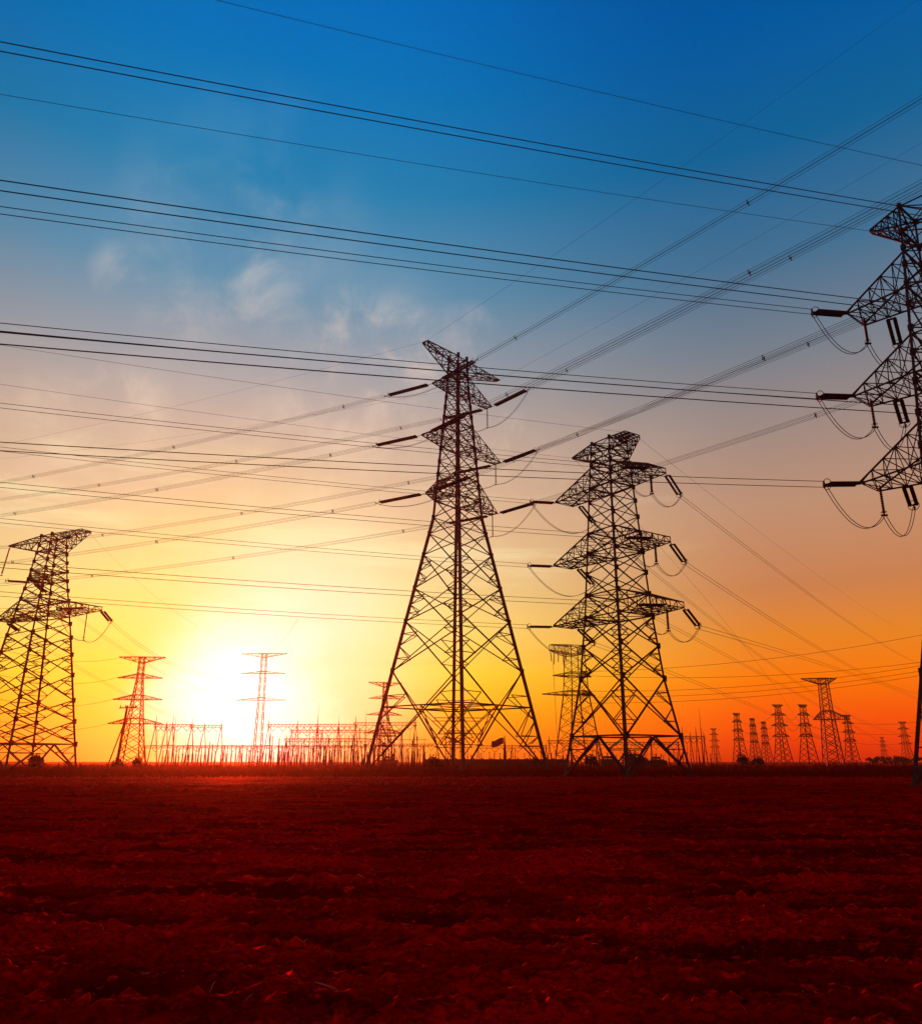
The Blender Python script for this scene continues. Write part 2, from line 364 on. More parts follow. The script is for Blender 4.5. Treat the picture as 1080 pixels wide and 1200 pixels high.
# ------------------------------------------------------------------ lattice towers
CORN = ((-1, -1), (1, -1), (1, 1), (-1, 1))
def body_half(levels, z):
    for (z0, h0), (z1, h1) in zip(levels, levels[1:]):
        if z0 <= z <= z1: return h0 + (h1 - h0) * (z - z0) / (z1 - z0)
    return levels[-1][1] if z > levels[-1][0] else levels[0][1]
def redundants(m, A, B, C, D, wd):
    """face panel A,B (bottom left,right) C,D (top right,left): X brace with its stiffeners"""
    X = (A + B + C + D) / 4
    for P, Q in ((A, D), (B, C)):
        mid = (P + Q) / 2
        a = (P + X) / 2; b = (Q + X) / 2
        m.bar(mid, a, wd); m.bar(mid, b, wd); m.bar(a, P.lerp(Q, .25), wd); m.bar(b, P.lerp(Q, .75), wd)
def make_arm(m, levels, side, z, tipx, tipw, rise, n, wch, wl, droop=0.0, horn=False, te=.15):
    """one crossarm along x: two lower and two upper chords, laced; tipw = half width of its end"""
    zb, zt = (z - rise, z) if horn else (z, z + rise)
    hb, ht = body_half(levels, zb), body_half(levels, zt)
    lo = [(Vector((side * hb, sgn * hb, zb)), Vector((side * tipx, sgn * tipw, z - droop))) for sgn in (-1, 1)]
    up = [(Vector((side * ht, sgn * ht, zt)), Vector((side * tipx, sgn * tipw, z - droop + te * (0 if horn else 1)))) for sgn in (-1, 1)]
    if horn: lo = [(a, Vector((b.x, b.y, b.z - te))) for a, b in lo]
    for a, b in lo + up: m.bar(a, b, wch, 'L')
    P = lambda c, t: c[0].lerp(c[1], t)
    for i in range(n):
        t0, t1 = i / n, (i + 1) / n
        for k in (0, 1):
            m.bar(P(lo[k], t0), P(up[k], t1), wl) if i % 2 else m.bar(P(up[k], t0), P(lo[k], t1), wl)
            m.bar(P(lo[k], t1), P(up[k], t1), wl)
        for ch in (lo, up):
            m.bar(P(ch[0], t0), P(ch[1], t1), wl); m.bar(P(ch[1], t0), P(ch[0], t1), wl)
            m.bar(P(ch[0], t1), P(ch[1], t1), wl)
    return Vector((side * tipx, 0, z - droop))
def make_pylon(name, loc, rz, levels, panels, arms, wleg, wbr, wred, label, group, red_below, n_arm=5, plates=True, belt=None):
    """levels: (z, half side) of the four legs; panels: z of the X-brace nodes from the belt up; belt: z of the ring over the feet"""
    root = empty(name, loc, rz, label, 'pylon', group)
    hz = lambda z: body_half(levels, z)
    pt = lambda i, z: Vector((CORN[i][0] * hz(z), CORN[i][1] * hz(z), z))
    top = levels[-1][0]
    for i in range(4):
        m = MB()
        for (z0, _), (z1, _) in zip(levels, levels[1:]):
            k = 1 - .45 * (z0 / top); m.bar(pt(i, z0), pt(i, z1), wleg * k, 'L')
        if plates:
            for z in panels:
                c = pt(i, z); s_ = wleg * (1.9 - .6 * z / top)
                m.box(c, s_, wleg * .5, s_ * 1.25, 0); m.box(c, wleg * .5, s_, s_ * 1.25, 0)
        z = 3.0
        while plates and i == 0 and z < top - 1:           # step bolts up one leg
            c = pt(0, z); m.bar(c, c + Vector((-.22, 0, 0)), .03); m.bar(c + Vector((0, 0, .4)), c + Vector((0, -.22, .4)), .03); z += .8
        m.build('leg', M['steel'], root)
        if i < 4:
            fm = MB(); c = pt(i, levels[0][0]); fm.box((c.x, c.y, .05), wleg * 2.3, wleg * 2.3, .3); fm.build('foundation', M['concrete'], root)
    m = MB(); rd = m
    for z0, z1 in zip(panels, panels[1:]):
        for i in range(4):
            j = (i + 1) % 4; A, B, C, D = pt(i, z0), pt(j, z0), pt(j, z1), pt(i, z1)
            k = wbr * (1 - .35 * z0 / top)
            m.bar(A, C, k, 'L'); m.bar(B, D, k, 'L')
            if z1 <= red_below: redundants(rd, A, B, C, D, wred)
    for z in [a['z'] for a in arms] + [a['z'] + a['rise'] * (-1 if a.get('horn') else 1) for a in arms]:
        for i in range(4): m.bar(pt(i, z), pt((i + 1) % 4, z), wbr, 'L')
        m.bar(pt(0, z), pt(2, z), wred); m.bar(pt(1, z), pt(3, z), wred)
    if belt:
        bm = MB(); ringed = panels[0] == 0
        mids = []
        for i in range(4):
            j = (i + 1) % 4; A, B = pt(i, belt), pt(j, belt); mid = (A + B) / 2; mids.append(mid)
            bm.bar(A, B, wbr * 1.1, 'L'); fA, fB = pt(i, 0), pt(j, 0)
            if ringed:                                    # legs braced by one great X; the belt crosses it
                q0 = pt(i, belt * .55); q1 = pt(j, belt * .55); c = pt((i + 2) % 4, belt); fc = mid.lerp((fA + fB) / 2, .62)
                bm.bar(A, mid.lerp(fA, .45), wred); bm.bar(B, mid.lerp(fB, .45), wred); bm.bar(q0, mid.lerp(fA, .45), wred); bm.bar(q1, mid.lerp(fB, .45), wred)
                bm.bar(q0, q0.lerp(fA.lerp(B, .3), .5), wred); bm.bar(q1, q1.lerp(fB.lerp(A, .3), .5), wred)
                continue
            bm.bar(mid, fA, wbr * 1.35, 'L'); bm.bar(mid, fB, wbr * 1.35, 'L')
            for f_, L_ in ((fA, A), (fB, B)):
                for t in (.33, .66):
                    a = mid.lerp(f_, t); b = L_.lerp(f_, t); bm.bar(a, b, wred); bm.bar(a, L_.lerp(f_, t - .33), wred)
        for i in range(4):
            a_, b_ = mids[i], mids[(i + 1) % 4]; bm.bar(a_, b_, wred * 1.2)
            if ringed:
                lowc = (a_ + b_) / 2 * .55; lowc.z = belt * .45
                bm.bar(a_, lowc, wred); bm.bar(b_, lowc, wred); bm.bar(a_, (a_ + mids[(i + 2) % 4]) / 2, wred)
                for k_ in (.35, .7): bm.bar(a_.lerp(lowc, k_), b_.lerp(lowc, k_), wred)
        bm.build('base_bracing', M['steel'], root)
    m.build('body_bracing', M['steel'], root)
    tips = {}
    for a in arms:
        for side in (-1, 1):
            L = a['L'] if side < 0 else a['R']
            if not L: continue
            tw = a.get('wl', .12) if side < 0 else a.get('wr', .12)
            am = MB()
            t = make_arm(am, levels, side, a['z'], L, tw, a['rise'], n_arm, wbr * .85, wred * .85, a.get('droop', 0), a.get('horn', False), a.get('tl' if side < 0 else 'tr', .15))
            am.build('earth_wire_arm' if a.get('horn') else 'crossarm', M['steel'], root)
            rot = Matrix.Rotation(rz, 3, 'Z'); tips[(a['k'], side)] = [Vector(loc) + rot @ (t + Vector((0, q * tw, 0))) for q in (-1, 1, 0)]
    return root, tips

# ------------------------------------------------------------------ insulators and conductors
def discs(n, r0, r1):
    pr = [(0, r0 * .6)]
    for i in range(n):
        t = (i + .12) / n; dt = .76 / n
        pr += [(t, r0), (t + dt * .25, r1), (t + dt * .6, r1 * .92), (t + dt, r0)]
    return pr + [(1, r0 * .6)]
def tension_string(p, q, label, group, r=.14, gap=.46, n=18):
    root = empty('tension_insulator', p, 0, label, 'insulator', group)
    q = Vector(q) - Vector(p); p = Vector((0, 0, 0)); d = q.normalized(); sd = d.cross(Vector((0, 0, 1))).normalized(); up = sd.cross(d)
    a = q * .10; b = q * .90
    lk = MB(); lk.bar(p, a, .07); lk.bar(a - sd * gap * .62, a + sd * gap * .62, .12); lk.build('yoke_plate', M['dark_steel'], root)
    lk = MB(); lk.bar(b, q, .07); lk.bar(b - sd * gap * .62, b + sd * gap * .62, .12); lk.bar(q - up * .28, q + up * .28, .10); lk.build('yoke_plate', M['dark_steel'], root)
    for s_ in (-1, 1):
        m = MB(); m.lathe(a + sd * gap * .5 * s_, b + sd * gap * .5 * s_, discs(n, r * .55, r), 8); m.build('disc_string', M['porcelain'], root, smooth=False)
    rg = MB(); rg.ring(b + d * .1, d, gap * .85, .03); rg.build('grading_ring', M['steel'], root)
    return root
def hanging_string(p, q, label, group, r=.12, n=16):
    root = empty('hanging_insulator', p, 0, label, 'insulator', group)
    q = Vector(q) - Vector(p)
    m = MB(); m.bar((0, 0, 0), q * .1, .06); m.build('shackle', M['dark_steel'], root)
    m = MB(); m.lathe(q * .08, q * .93, discs(n, r * .5, r), 8); m.build('disc_string', M['porcelain'], root)
    m = MB(); m.bar(q * .92, q, .09); m.box(q, .5, .14, .12); m.ring(q * .9, q, .22, .022, 10); m.build('clamp', M['dark_steel'], root)
    return root
def sag_curve(p, q, sag, n=24, side=None):
    p, q = Vector(p), Vector(q)
    return [p.lerp(q, i / n) - Vector((0, 0, 4 * sag * (i / n) * (1 - i / n))) for i in range(n + 1)]
OFF = {1: [(0, 0)], 2: [(0, .5), (0, -.5)], 4: [(.5, .5), (.5, -.5), (-.5, .5), (-.5, -.5)], '2h': [(.5, 0), (-.5, 0)]}
def bundle(name, pts, nsub, spacing, r, label, cat, group, spacer_every=0, first=12):
    o = pts[0]; pts = [p - o for p in pts]
    if nsub == 1:
        m = MB(); m.tube(pts, r, 5); ob = m.build(name, M['cable']); ob.location = o; return tag(ob, label, cat, group)
    root = empty(name, o, 0, label, cat, group)
    d = pts[-1] - pts[0]; d.z = 0; d.normalize(); sd = Vector((d.y, -d.x, 0)); up = Vector((0, 0, 1))
    offs = [sd * (a * spacing) + up * (b * spacing) for a, b in OFF[nsub]]
    for of in offs:
        m = MB(); m.tube([p + of for p in pts], r, 5); m.build('conductor', M['cable'], root)
    if spacer_every:
        acc, nxt = 0, first
        for p, q in zip(pts, pts[1:]):
            L = (q - p).length
            if acc + L >= nxt:
                c = p.lerp(q, (nxt - acc) / L); m = MB()
                for i in range(len(offs)):
                    m.bar(c + offs[i], c + offs[(i + 1) % len(offs)] if len(offs) == 4 else c - offs[i], r * 2.2)
                    m.box(c + offs[i], r * 5, r * 5, r * 5)
                if len(offs) == 4: m.bar(c + offs[0], c + offs[3], r * 2.4); m.bar(c + offs[1], c + offs[2], r * 2.4)
                m.build('spacer', M['dark_steel'], root); nxt += spacer_every
            acc += L
    return root
def fit_span(p, d, targets, s_end, c=.0003, n=60, zmin=4):
    """a hanging wire from p in horizontal direction d whose fall is measured from where it passes in the photo"""
    p = Vector(p); d = Vector((d[0], d[1])).normalized(); eq = []
    for px, py in targets:
        x, y, z = ray(px, py)
        # p.x + d.x s = x t ; p.y + d.y s = y t  -> solve
        # y(p.x + d.x s) = x(p.y + d.y s)
        s = (x * p.y - y * p.x) / (y * d.x - x * d.y); t = (p.y + d.y * s) / y
        eq.append((s, CAMH + z * t - p.z))
    if len(eq) == 1: m_ = (eq[0][1] - c * eq[0][0] ** 2) / eq[0][0]
    else:
        (s1, h1), (s2, h2) = eq; c = (h2 / s2 - h1 / s1) / (s2 - s1); m_ = h1 / s1 - c * s1
    pts = []
    for i in range(n + 1):
        s = s_end * i / n; z = p.z + m_ * s + c * s * s
        if z < zmin: break
        pts.append(Vector((p.x + d.x * s, p.y + d.y * s, z)))
    if 0: print('span', [round(e[0], 1) for e in eq], 'slope %.3f curv %.5f zend %.1f' % (m_, c, pts[-1].z), eq)
    return pts, m_

# ------------------------------------------------------------------ the tall central pylon
DM = 140.0
cM = Vector((-.6, DM, 0)); azM = R(48.5)
hm = lambda y: hpx(y, DM)
half = lambda pxs, y, D: pxs / F / ray(540, y)[1] * D / math.sqrt(2)
levM = [(0, half(107, 893, DM)), (hm(608), half(28.5, 608, DM)), (hm(455), half(12.5, 455, DM)), (hm(420), half(10.5, 420, DM))]
zt = hm(419)
panM = [0, hm(787), hm(729), hm(690), hm(651), hm(626), hm(607), hm(586), hm(571), hm(556), hm(541), hm(526), hm(513), hm(501), hm(489), hm(477), hm(466), hm(455), hm(444), hm(433), hm(420)]
armM = [dict(k=1, z=hm(460), L=6.0, R=9.2, rise=3.4, wl=.9, wr=.7), dict(k=2, z=hm(524), L=8.6, R=11.7, rise=4.0, wl=.9, wr=.7), dict(k=3, z=hm(588), L=7.4, R=10.5, rise=4.0, wl=.9, wr=.7),
        dict(k=0, z=hm(422), L=9.0, R=12.2, rise=3.0, wl=.6, wr=.4, horn=True, droop=-.3)]
pM, tipM = make_pylon('pylon', cM, azM, levM, panM, armM, .42, .20, .12, 'tallest lattice pylon, standing in the centre with legs spread widest', 'big lattice pylons by the field', hm(640), 4, True, hm(829))

# ------------------------------------------------------------------ the double-circuit angle pylon right of centre
DT = 97.0
cT = Vector((18.9, DT, 0)); azT = R(-55.0)
ht = lambda y: hpx(y, DT)
levT = [(0, half(73, 905, DT)), (ht(796), half(48, 796, DT)), (ht(722), half(38.5, 722, DT)), (ht(560), half(24, 560, DT)), (ht(519), half(20, 519, DT))]
panT = [ht(863), ht(796), ht(758), ht(724), ht(697), ht(672), ht(648), ht(626), ht(607), ht(588), ht(572), ht(557), ht(544), ht(531), ht(519)]
armT = [dict(k=1, z=ht(571), L=8.9, R=7.5, rise=2.7, wl=1.5, wr=1.5, tr=.6), dict(k=2, z=ht(648), L=9.7, R=7.4, rise=2.7, wl=1.5, wr=1.5, tr=.6), dict(k=3, z=ht(723), L=10.1, R=8.6, rise=2.7, wl=1.5, wr=1.5, tr=.6),
        dict(k=0, z=ht(519), L=6.7, R=4.0, rise=2.3, wl=.2, wr=1.3, horn=True, tr=.3)]
pT, tipT = make_pylon('pylon', cT, azT, levT, panT, armT, .30, .16, .085, 'dark lattice pylon right of centre with three tiers of crossarms drooping insulators', 'big lattice pylons by the field', ht(700), 5, True, ht(863))

# the same kind of pylon cut by the right edge, on taller legs
EXT = 3.0
levR = [(0, 5.6)] + [(z + EXT, h_) for z, h_ in levT[1:-1]] + [(44.5, levT[-1][1])]
panR = [z + EXT for z in panT[:-1]] + [44.5]
armR = [dict(armT[0], z=37.1, L=6.85, rise=3.2), dict(armT[1], z=29.8, L=7.4, rise=3.2), dict(armT[2], z=22.5, L=7.8, rise=3.2), dict(armT[3], z=44.5, L=4.5)]
cR = Vector((37.5, 55.5, 0)); azR = R(-50.0)
pR, tipR = make_pylon('pylon', cR, azR, levR, panR, armR, .27, .135, .07, 'nearest lattice pylon, half cut off by the right edge of the picture', 'big lattice pylons by the field', 30, 5, True, panR[0])

# left pylon
DL = 150.0
cL = Vector(ground_pt(24, DL)); azL = R(-30.0)
hl = lambda y: hpx(y, DL)
levL = [(0, half(62, 893, DL)), (hl(744), half(34, 744, DL)), (hl(680), half(21, 680, DL)), (hl(634), half(14, 634, DL)), (hl(629), half(14, 629, DL))]
panL = [hl(872), hl(845), hl(820), hl(790), hl(766), hl(746), hl(730), hl(716), hl(703), hl(691), hl(680), hl(669), hl(659), hl(649), hl(640), hl(629)]
armL = [dict(k=2, z=hl(722), L=12.8, R=14.6, rise=2.8, wl=1.3, wr=1.6, tr=.6), dict(k=1, z=hl(680), L=4.4, R=0, rise=1.6, wl=.3),
        dict(k=0, z=hl(629), L=14.0, R=9.4, rise=3.0, wl=.3, wr=1.0, horn=True, tr=.3)]
pL, tipL = make_pylon('pylon', cL, azL, levL, panL, armL, .40, .19, .11, 'dark lattice pylon at the left edge with a wide slanting top arm', 'big lattice pylons by the field', hl(740), 5, True, hl(872))

# ------------------------------------------------------------------ strings, spans and jumpers of each pylon
SIDE = {-1: 'left', 1: 'right'}; TIER = {1: 'top', 2: 'middle', 3: 'bottom'}
def rig(tips, centre, dirs, who, slen, targets, nsub, spacing, rad, skip=(), strr=.14, gap=.46, jl=2.6, spv=0, jr=.03, s_end=(200, 200), words=('', ''), hang=(1,), droop=(2.6, 1.5), tier=TIER, inset=.14, out_in=0.0, slen_out=None, hr=.12):
    slens = (slen, slen_out or slen)
    """dirs = (incoming direction, outgoing direction); targets[(tier, side, w)] = pixels the span runs through"""
    for (k, side), corners in tips.items():
        tip = corners[2]
        if k == 0:
            for w_ in (0, 1):
                tg = targets.get((0, side, w_))
                if not tg: continue
                pts, _ = fit_span(tip, dirs[w_], tg, s_end[w_])
                bundle('earth_wire', pts, 1, 0, rad * .62, 'earth wire from %s end of top beam of %s, heading %s' % (SIDE[side], who, words[w_]), 'cable', 'earth wires')
            continue
        ends = []; corners = list(corners)
        if side < 0: corners[1] = corners[1] + (Vector((centre.x, centre.y, tip.z)) - tip).normalized() * out_in
        for w_ in (0, 1):
            d = Vector((dirs[w_][0], dirs[w_][1], 0)).normalized(); c0 = corners[w_]; slen = slens[w_]
            tg = targets.get((k, side, w_)); sl = -.06
            e = c0 + d * slen + Vector((0, 0, slen * sl - .2))
            if tg:
                pts, sl = fit_span(e, d, tg, s_end[w_])
                sl = max(-.4, min(.12, sl))
                if w_ and slen_out: sl = min(sl, -.27)
                e = c0 + d * (slen * math.cos(math.atan(sl))) + Vector((0, 0, slen * sl - .15))
                pts, _ = fit_span(e, d, tg, s_end[w_])
                bundle('conductor_bundle', pts, nsub, spacing, rad, '%s conductor bundle leaving %s %s crossarm of %s, heading %s' % ({2: 'twin', 4: 'four-wire'}[nsub], tier[k], SIDE[side], who, words[w_]), 'cable', 'conductor bundles of the power lines', spv, 9)
            ends.append(e)
            if (k, side, w_) in skip: continue
            tension_string(c0 + Vector((0, 0, -.05)), e, 'double tension insulator on %s %s crossarm of %s, pulled %s' % (tier[k], SIDE[side], who, words[w_]), 'tension insulators', strr, gap, int(slen / .17))
        if (k, side) in skip: continue
        a, b = ends
        if side in hang:
            ctr = tip.lerp(Vector((centre.x, centre.y, tip.z)), inset); mid = ctr + Vector((0, 0, -jl))
            hanging_string(ctr, mid, 'thin hanging insulator holding the jumper under %s %s crossarm of %s' % (tier[k], SIDE[side], who), 'hanging insulators', hr, int(jl / .16))
            pts = sag_curve(a, mid, droop[1], 14) + sag_curve(mid, b, droop[1], 14)[1:]
        else: pts = sag_curve(a, b, droop[0], 20)
        bundle('jumper_cable', pts, '2h', spacing * .55, jr, 'slack jumper cable looping under %s %s crossarm of %s' % (tier[k], SIDE[side], who), 'cable', 'jumper loops under the crossarms')
WHO = {'M': 'the tallest pylon', 'T': 'the pylon right of centre', 'R': 'the right-edge pylon', 'L': 'the left-edge pylon'}
rig(tipM, cM, ((.68, -.73), (-.91, .41)), WHO['M'], 10.0,
    {(1, -1, 0): [(1080, 115)], (1, 1, 0): [(1080, 222)], (2, -1, 0): [(1080, 214)], (2, 1, 0): [(990, 386)], (3, -1, 0): [(990, 379)], (3, 1, 0): [(960, 485)],
     (0, -1, 0): [(1060, 10)], (0, 1, 0): [(1040, 190)],
     (1, -1, 1): [(167, 532)], (1, 1, 1): [(220, 551)], (2, -1, 1): [(155, 579)], (2, 1, 1): [(227, 611)], (3, -1, 1): [(157, 639)], (3, 1, 1): [(214, 662)],
     (0, -1, 1): [(180, 482)], (0, 1, 1): [(150, 520)]},
    4, .50, .024, strr=.20, gap=.62, jl=4.4, spv=42, s_end=(165, 420), words=('right', 'left'), jr=.03, droop=(2.4, 1.8), inset=.06)
dC0 = (-math.cos(R(20)), -math.sin(R(20))); dC1 = (math.sin(R(33)), math.cos(R(33)))
rig(tipT, cT, (dC0, dC1), WHO['T'], 3.7,
    {(1, -1, 0): [(0, 526)], (1, 1, 0): [(0, 475)], (2, -1, 0): [(0, 610)], (2, 1, 0): [(0, 568)], (3, -1, 0): [(0, 696)], (3, 1, 0): [(0, 662)], (0, -1, 0): [(0, 450)], (0, 1, 0): [(0, 404)],
     (1, 1, 1): [(927, 681), (1072, 776)], (2, 1, 1): [(934, 745), (1070, 812)], (3, 1, 1): [(914, 763), (1067, 816)], (1, -1, 1): [(847, 736), (914, 786)], (2, -1, 1): [(860, 773), (955, 825)], (3, -1, 1): [(800, 794), (901, 836)],
     (0, 1, 1): [(966, 680), (1059, 740)], (0, -1, 1): [(808, 680), (878, 765)]},
    2, .46, .026, strr=.15, gap=.5, jl=2.6, out_in=1.3, slen_out=5.2, hr=.17, s_end=(190, 330), words=('left', 'right'))
rig(tipR, cR, (dC0, dC1), WHO['R'], 3.7,
    {(1, -1, 0): [(0, 246)], (1, 1, 0): [(0, 54)], (2, -1, 0): [(0, 383)], (2, 1, 0): [(0, 217)], (3, -1, 0): [(0, 523)], (3, 1, 0): [(0, 396)], (0, -1, 0): [(0, 110)], (0, 1, 0): [(255, 0)]},
    2, .48, .026, strr=.16, gap=.5, jl=2.5, out_in=2.2, slen_out=5.2, hr=.13, s_end=(190, 330), words=('left', 'right'), hang=(-1, 1), droop=(2.6, 2.1), inset=.10,
    skip=((1, 1), (2, 1), (3, 1), (1, 1, 0), (1, 1, 1), (2, 1, 0), (2, 1, 1), (3, 1, 0), (3, 1, 1)))
dL1 = (0.0, 1.0)
rig(tipL, cL, ((-.97, -.22), dL1), WHO['L'], 4.6,
    {(2, 1, 1): [(165, 757), (243, 791)], (2, -1, 1): [(98, 786), (150, 815)], (1, -1, 1): [(155, 768), (215, 800)], (2, 1, 0): [(-60, 716)], (2, -1, 0): [(-60, 731)], (1, -1, 0): [(-60, 678)],
     (0, 1, 1): [(160, 680), (300, 755)], (0, -1, 0): [(-60, 640)]},
    2, .5, .024, strr=.20, gap=.6, jl=5.4, s_end=(60, 170), words=('left', 'right'), hang=(1,), droop=(2.0, 1.6), tier={1: 'upper', 2: 'lower'}, skip=((1, -1),), inset=.12)
t0 = tipL[(0, -1)][2]; e0 = t0 + Vector((-.8, 0, -6.0))
hanging_string(t0, e0, 'long hanging insulator dropping from the left end of the left-edge pylon top beam', 'hanging insulators', .17, 34)

# ------------------------------------------------------------------ far pylons
def far_pylon(kind, label, px, D, rz, H=40.0):
    lat = dict(a=([(0, 4.2), (H * .45, 2.2), (H * .8, 1.0), (H, .9)],
                  [dict(k=1, z=H * .80, L=8.3, R=8.3, rise=1.6), dict(k=2, z=H * .60, L=9.0, R=9.0, rise=1.8), dict(k=3, z=H * .38, L=9.8, R=9.8, rise=2.0), dict(k=0, z=H, L=8.6, R=8.6, rise=2.2, horn=True)]),
               b=([(0, 4.6), (H * .42, 2.6), (H * .84, 1.5), (H, 1.3)],
                  [dict(k=1, z=H * .82, L=6.0, R=6.0, rise=1.8), dict(k=2, z=H * .64, L=6.6, R=6.6, rise=1.8), dict(k=3, z=H * .46, L=6.6, R=6.6, rise=1.8), dict(k=0, z=H, L=4.2, R=4.2, rise=1.6, horn=True)]),
               m=([(0, 1.5), (H * .5, 1.1), (H, .9)],
                  [dict(k=1, z=H * .815, L=8.6, R=8.6, rise=.9), dict(k=2, z=H * .575, L=9.6, R=9.6, rise=1.0), dict(k=0, z=H, L=9.0, R=9.0, rise=1.4, horn=True)]),
               t=([(0, 3.4), (H * .62, 2.0), (H, 1.6)],
                  [dict(k=1, z=H * .52, L=6.0, R=9.0, rise=3.6), dict(k=0, z=H, L=9.0, R=5.6, rise=2.4, horn=True)]))[kind]
    n = 13; lv = lat[0]
    zs = [H * (1 - (1 - i / n) ** 1.35) for i in range(n + 1)]
    return make_pylon('pylon', ground_pt(px, D), rz, lv, zs, lat[1], *((.26, .12, .09) if kind == 'm' else (.42, .26, .2)), label, 'far lattice pylons on the horizon', -1, 4, False)[0]
def put(o, px, D, rz, sc, label):
    c = copy_tree(o); c.location = ground_pt(px, D); c.rotation_euler = (0, 0, rz); c.scale = (sc,) * 3; c['label'] = label; return c
def dist(py, H): _, y, z = ray(540, py); return (H - CAMH) * y / z
pa = far_pylon('a', 'far three-armed pylon in the sun glare behind the leaning utility pole', 153, dist(770, 40), R(4))
far_pylon('m', 'slim pale far pylon nearly lost in the white heart of the sun glare', 301, dist(766, 42), R(-3), 42)
put(pa, 449, dist(800, 38), R(20), .95, 'far pylon half hidden behind the left leg of the tallest pylon')
pb = far_pylon('b', 'far pylon with thick legs, leftmost of the dark row under the orange sky', 868, dist(836, 40), R(30))
for px, py, rz, sc, lb in ((886, 842, 40, .95, 'thin far pylon standing second in the dark row under the orange sky'), (899, 846, 36, 1.0, 'far pylon third in the dark row, overlapped by its thinner neighbour'),
                           (918, 826, 12, 1.0, 'broad far pylon in the middle of the dark row, arms reaching both ways'), (948, 826, 24, 1.0, 'far pylon with stacked arms just left of the T-topped pylon'),
                           (839, 854, 10, .9, 'small hazy far pylon beside the lightning mast of the right-hand substation'), (1037, 864, 5, .9, 'faint low far pylon above the hazy trees near the right edge'),
                           (1064, 846, 0, 1.0, 'far pylon right against the thick leg of the cut-off pylon')):
    put(pb, px, dist(py, 40 * sc), R(rz), sc, lb)
pt_ = far_pylon('t', 'far pylon with a T-shaped top beam and one long low arm', 976, dist(795, 36), R(-6), 36)
put(pb, 999, dist(838, 36), R(15), .9, 'far pylon just right of the T-topped pylon, under its long arm')

# tall pylon seen end-on behind the left leg of the pylon right of centre, with a long strung beam
DG = 235.0
zt_ = hpx(757, DG)
pg, tg_ = make_pylon('pylon', ground_pt(678, DG), R(20), [(0, 5.0), (zt_ * .6, 2.6), (zt_, 2.0)], [zt_ * (1 - (1 - i / 12) ** 1.3) for i in range(13)],
                 [dict(k=1, z=hpx(793, DG), L=7, R=5, rise=1.1), dict(k=2, z=hpx(815, DG), L=10.5, R=6, rise=1.2), dict(k=0, z=zt_, L=7.6, R=3, rise=2.4, horn=True, wl=.8, tl=1.6)],
                 .26, .14, .10, 'reddish far pylon with a long sloping top beam, behind the pylon right of centre', 'far lattice pylons on the horizon', -1, 6, False)
p0 = tg_[(0, -1)][2]; p1 = Vector((pg.location.x, pg.location.y, zt_))
for i in range(5):
    q = p0.lerp(p1, i / 6); hanging_string(q + Vector((0, 0, -1.5)), q + Vector((random.uniform(-.3, .3), 0, -4.6 - .8 * (i % 2))), 'short insulator hanging in the row under the sloping beam of the reddish far pylon', 'insulators under the sloping beam', .16, 12)
m = MB(); q = p0 + Vector((.6, 0, -1.6)); m.tube([q, q + Vector((.5, 0, -zt_ * .72))], .05, 4)
tag(m.build('down_cable', M['cable']), 'thin cable dropping straight from the beam of the reddish far pylon', 'cable')

# ------------------------------------------------------------------ far wires
def far_wire(a, b, sag, r, label, group):
    pts = sag_curve(a, b, sag, 30); bundle('conductor', pts, 1, 0, r, label, 'cable', group)
for i, (ya, yb) in enumerate(((742, 779), (776, 783), (779, 800), (785, 806), (790, 812))):
    far_wire(at(1110, ya - 4, 235), at(690, yb + 8 + i, 250), 2.4, .05, 'far conductor sagging from the right edge to the reddish pylon, %s of five' % ('topmost', 'second', 'third', 'fourth', 'lowest')[i], 'far conductors under the orange sky')
row = [(868, 836), (918, 826), (948, 826)]
for i, f_ in enumerate((.80, .62, .45)):
    for (xa, ya), (xb, yb) in zip(row, row[1:]):
        Da, Db = dist(ya, 40), dist(yb, 40)
        pa_, pb_ = ground_pt(xa, Da), ground_pt(xb, Db)
        far_wire(pa_ + Vector((5, 0, 40 * f_)), pb_ + Vector((-5, 0, 40 * f_)), 2.5, .09, 'far conductor slung between dark row pylons at %s arm height, %s span' % (('upper', 'middle', 'lower')[i], 'left' if xa == 868 else 'right'), 'conductors between the far row pylons')
    Db = dist(826, 40); q = ground_pt(948, Db)
    far_wire(q + Vector((5, 0, 40 * f_)), ground_pt(1110, Db + 40) + Vector((0, 0, 40 * f_ + 1)), 5, .09, 'far conductor running right from the row at %s arm height' % ('upper', 'middle', 'lower')[i], 'conductors between the far row pylons')
for i, (y0, x1, y1) in enumerate(((752, 140, 771), (786, 138, 794), (815, 133, 819), (838, 127, 848))):
    far_wire(at(-60, y0 - 14, 200), at(x1, y1, 308), 4, .05, 'far conductor from the left edge to the %s arm of the glare pylon' % ('topmost', 'middle', 'lowest', 'lowest long')[i], 'far conductors at the left')

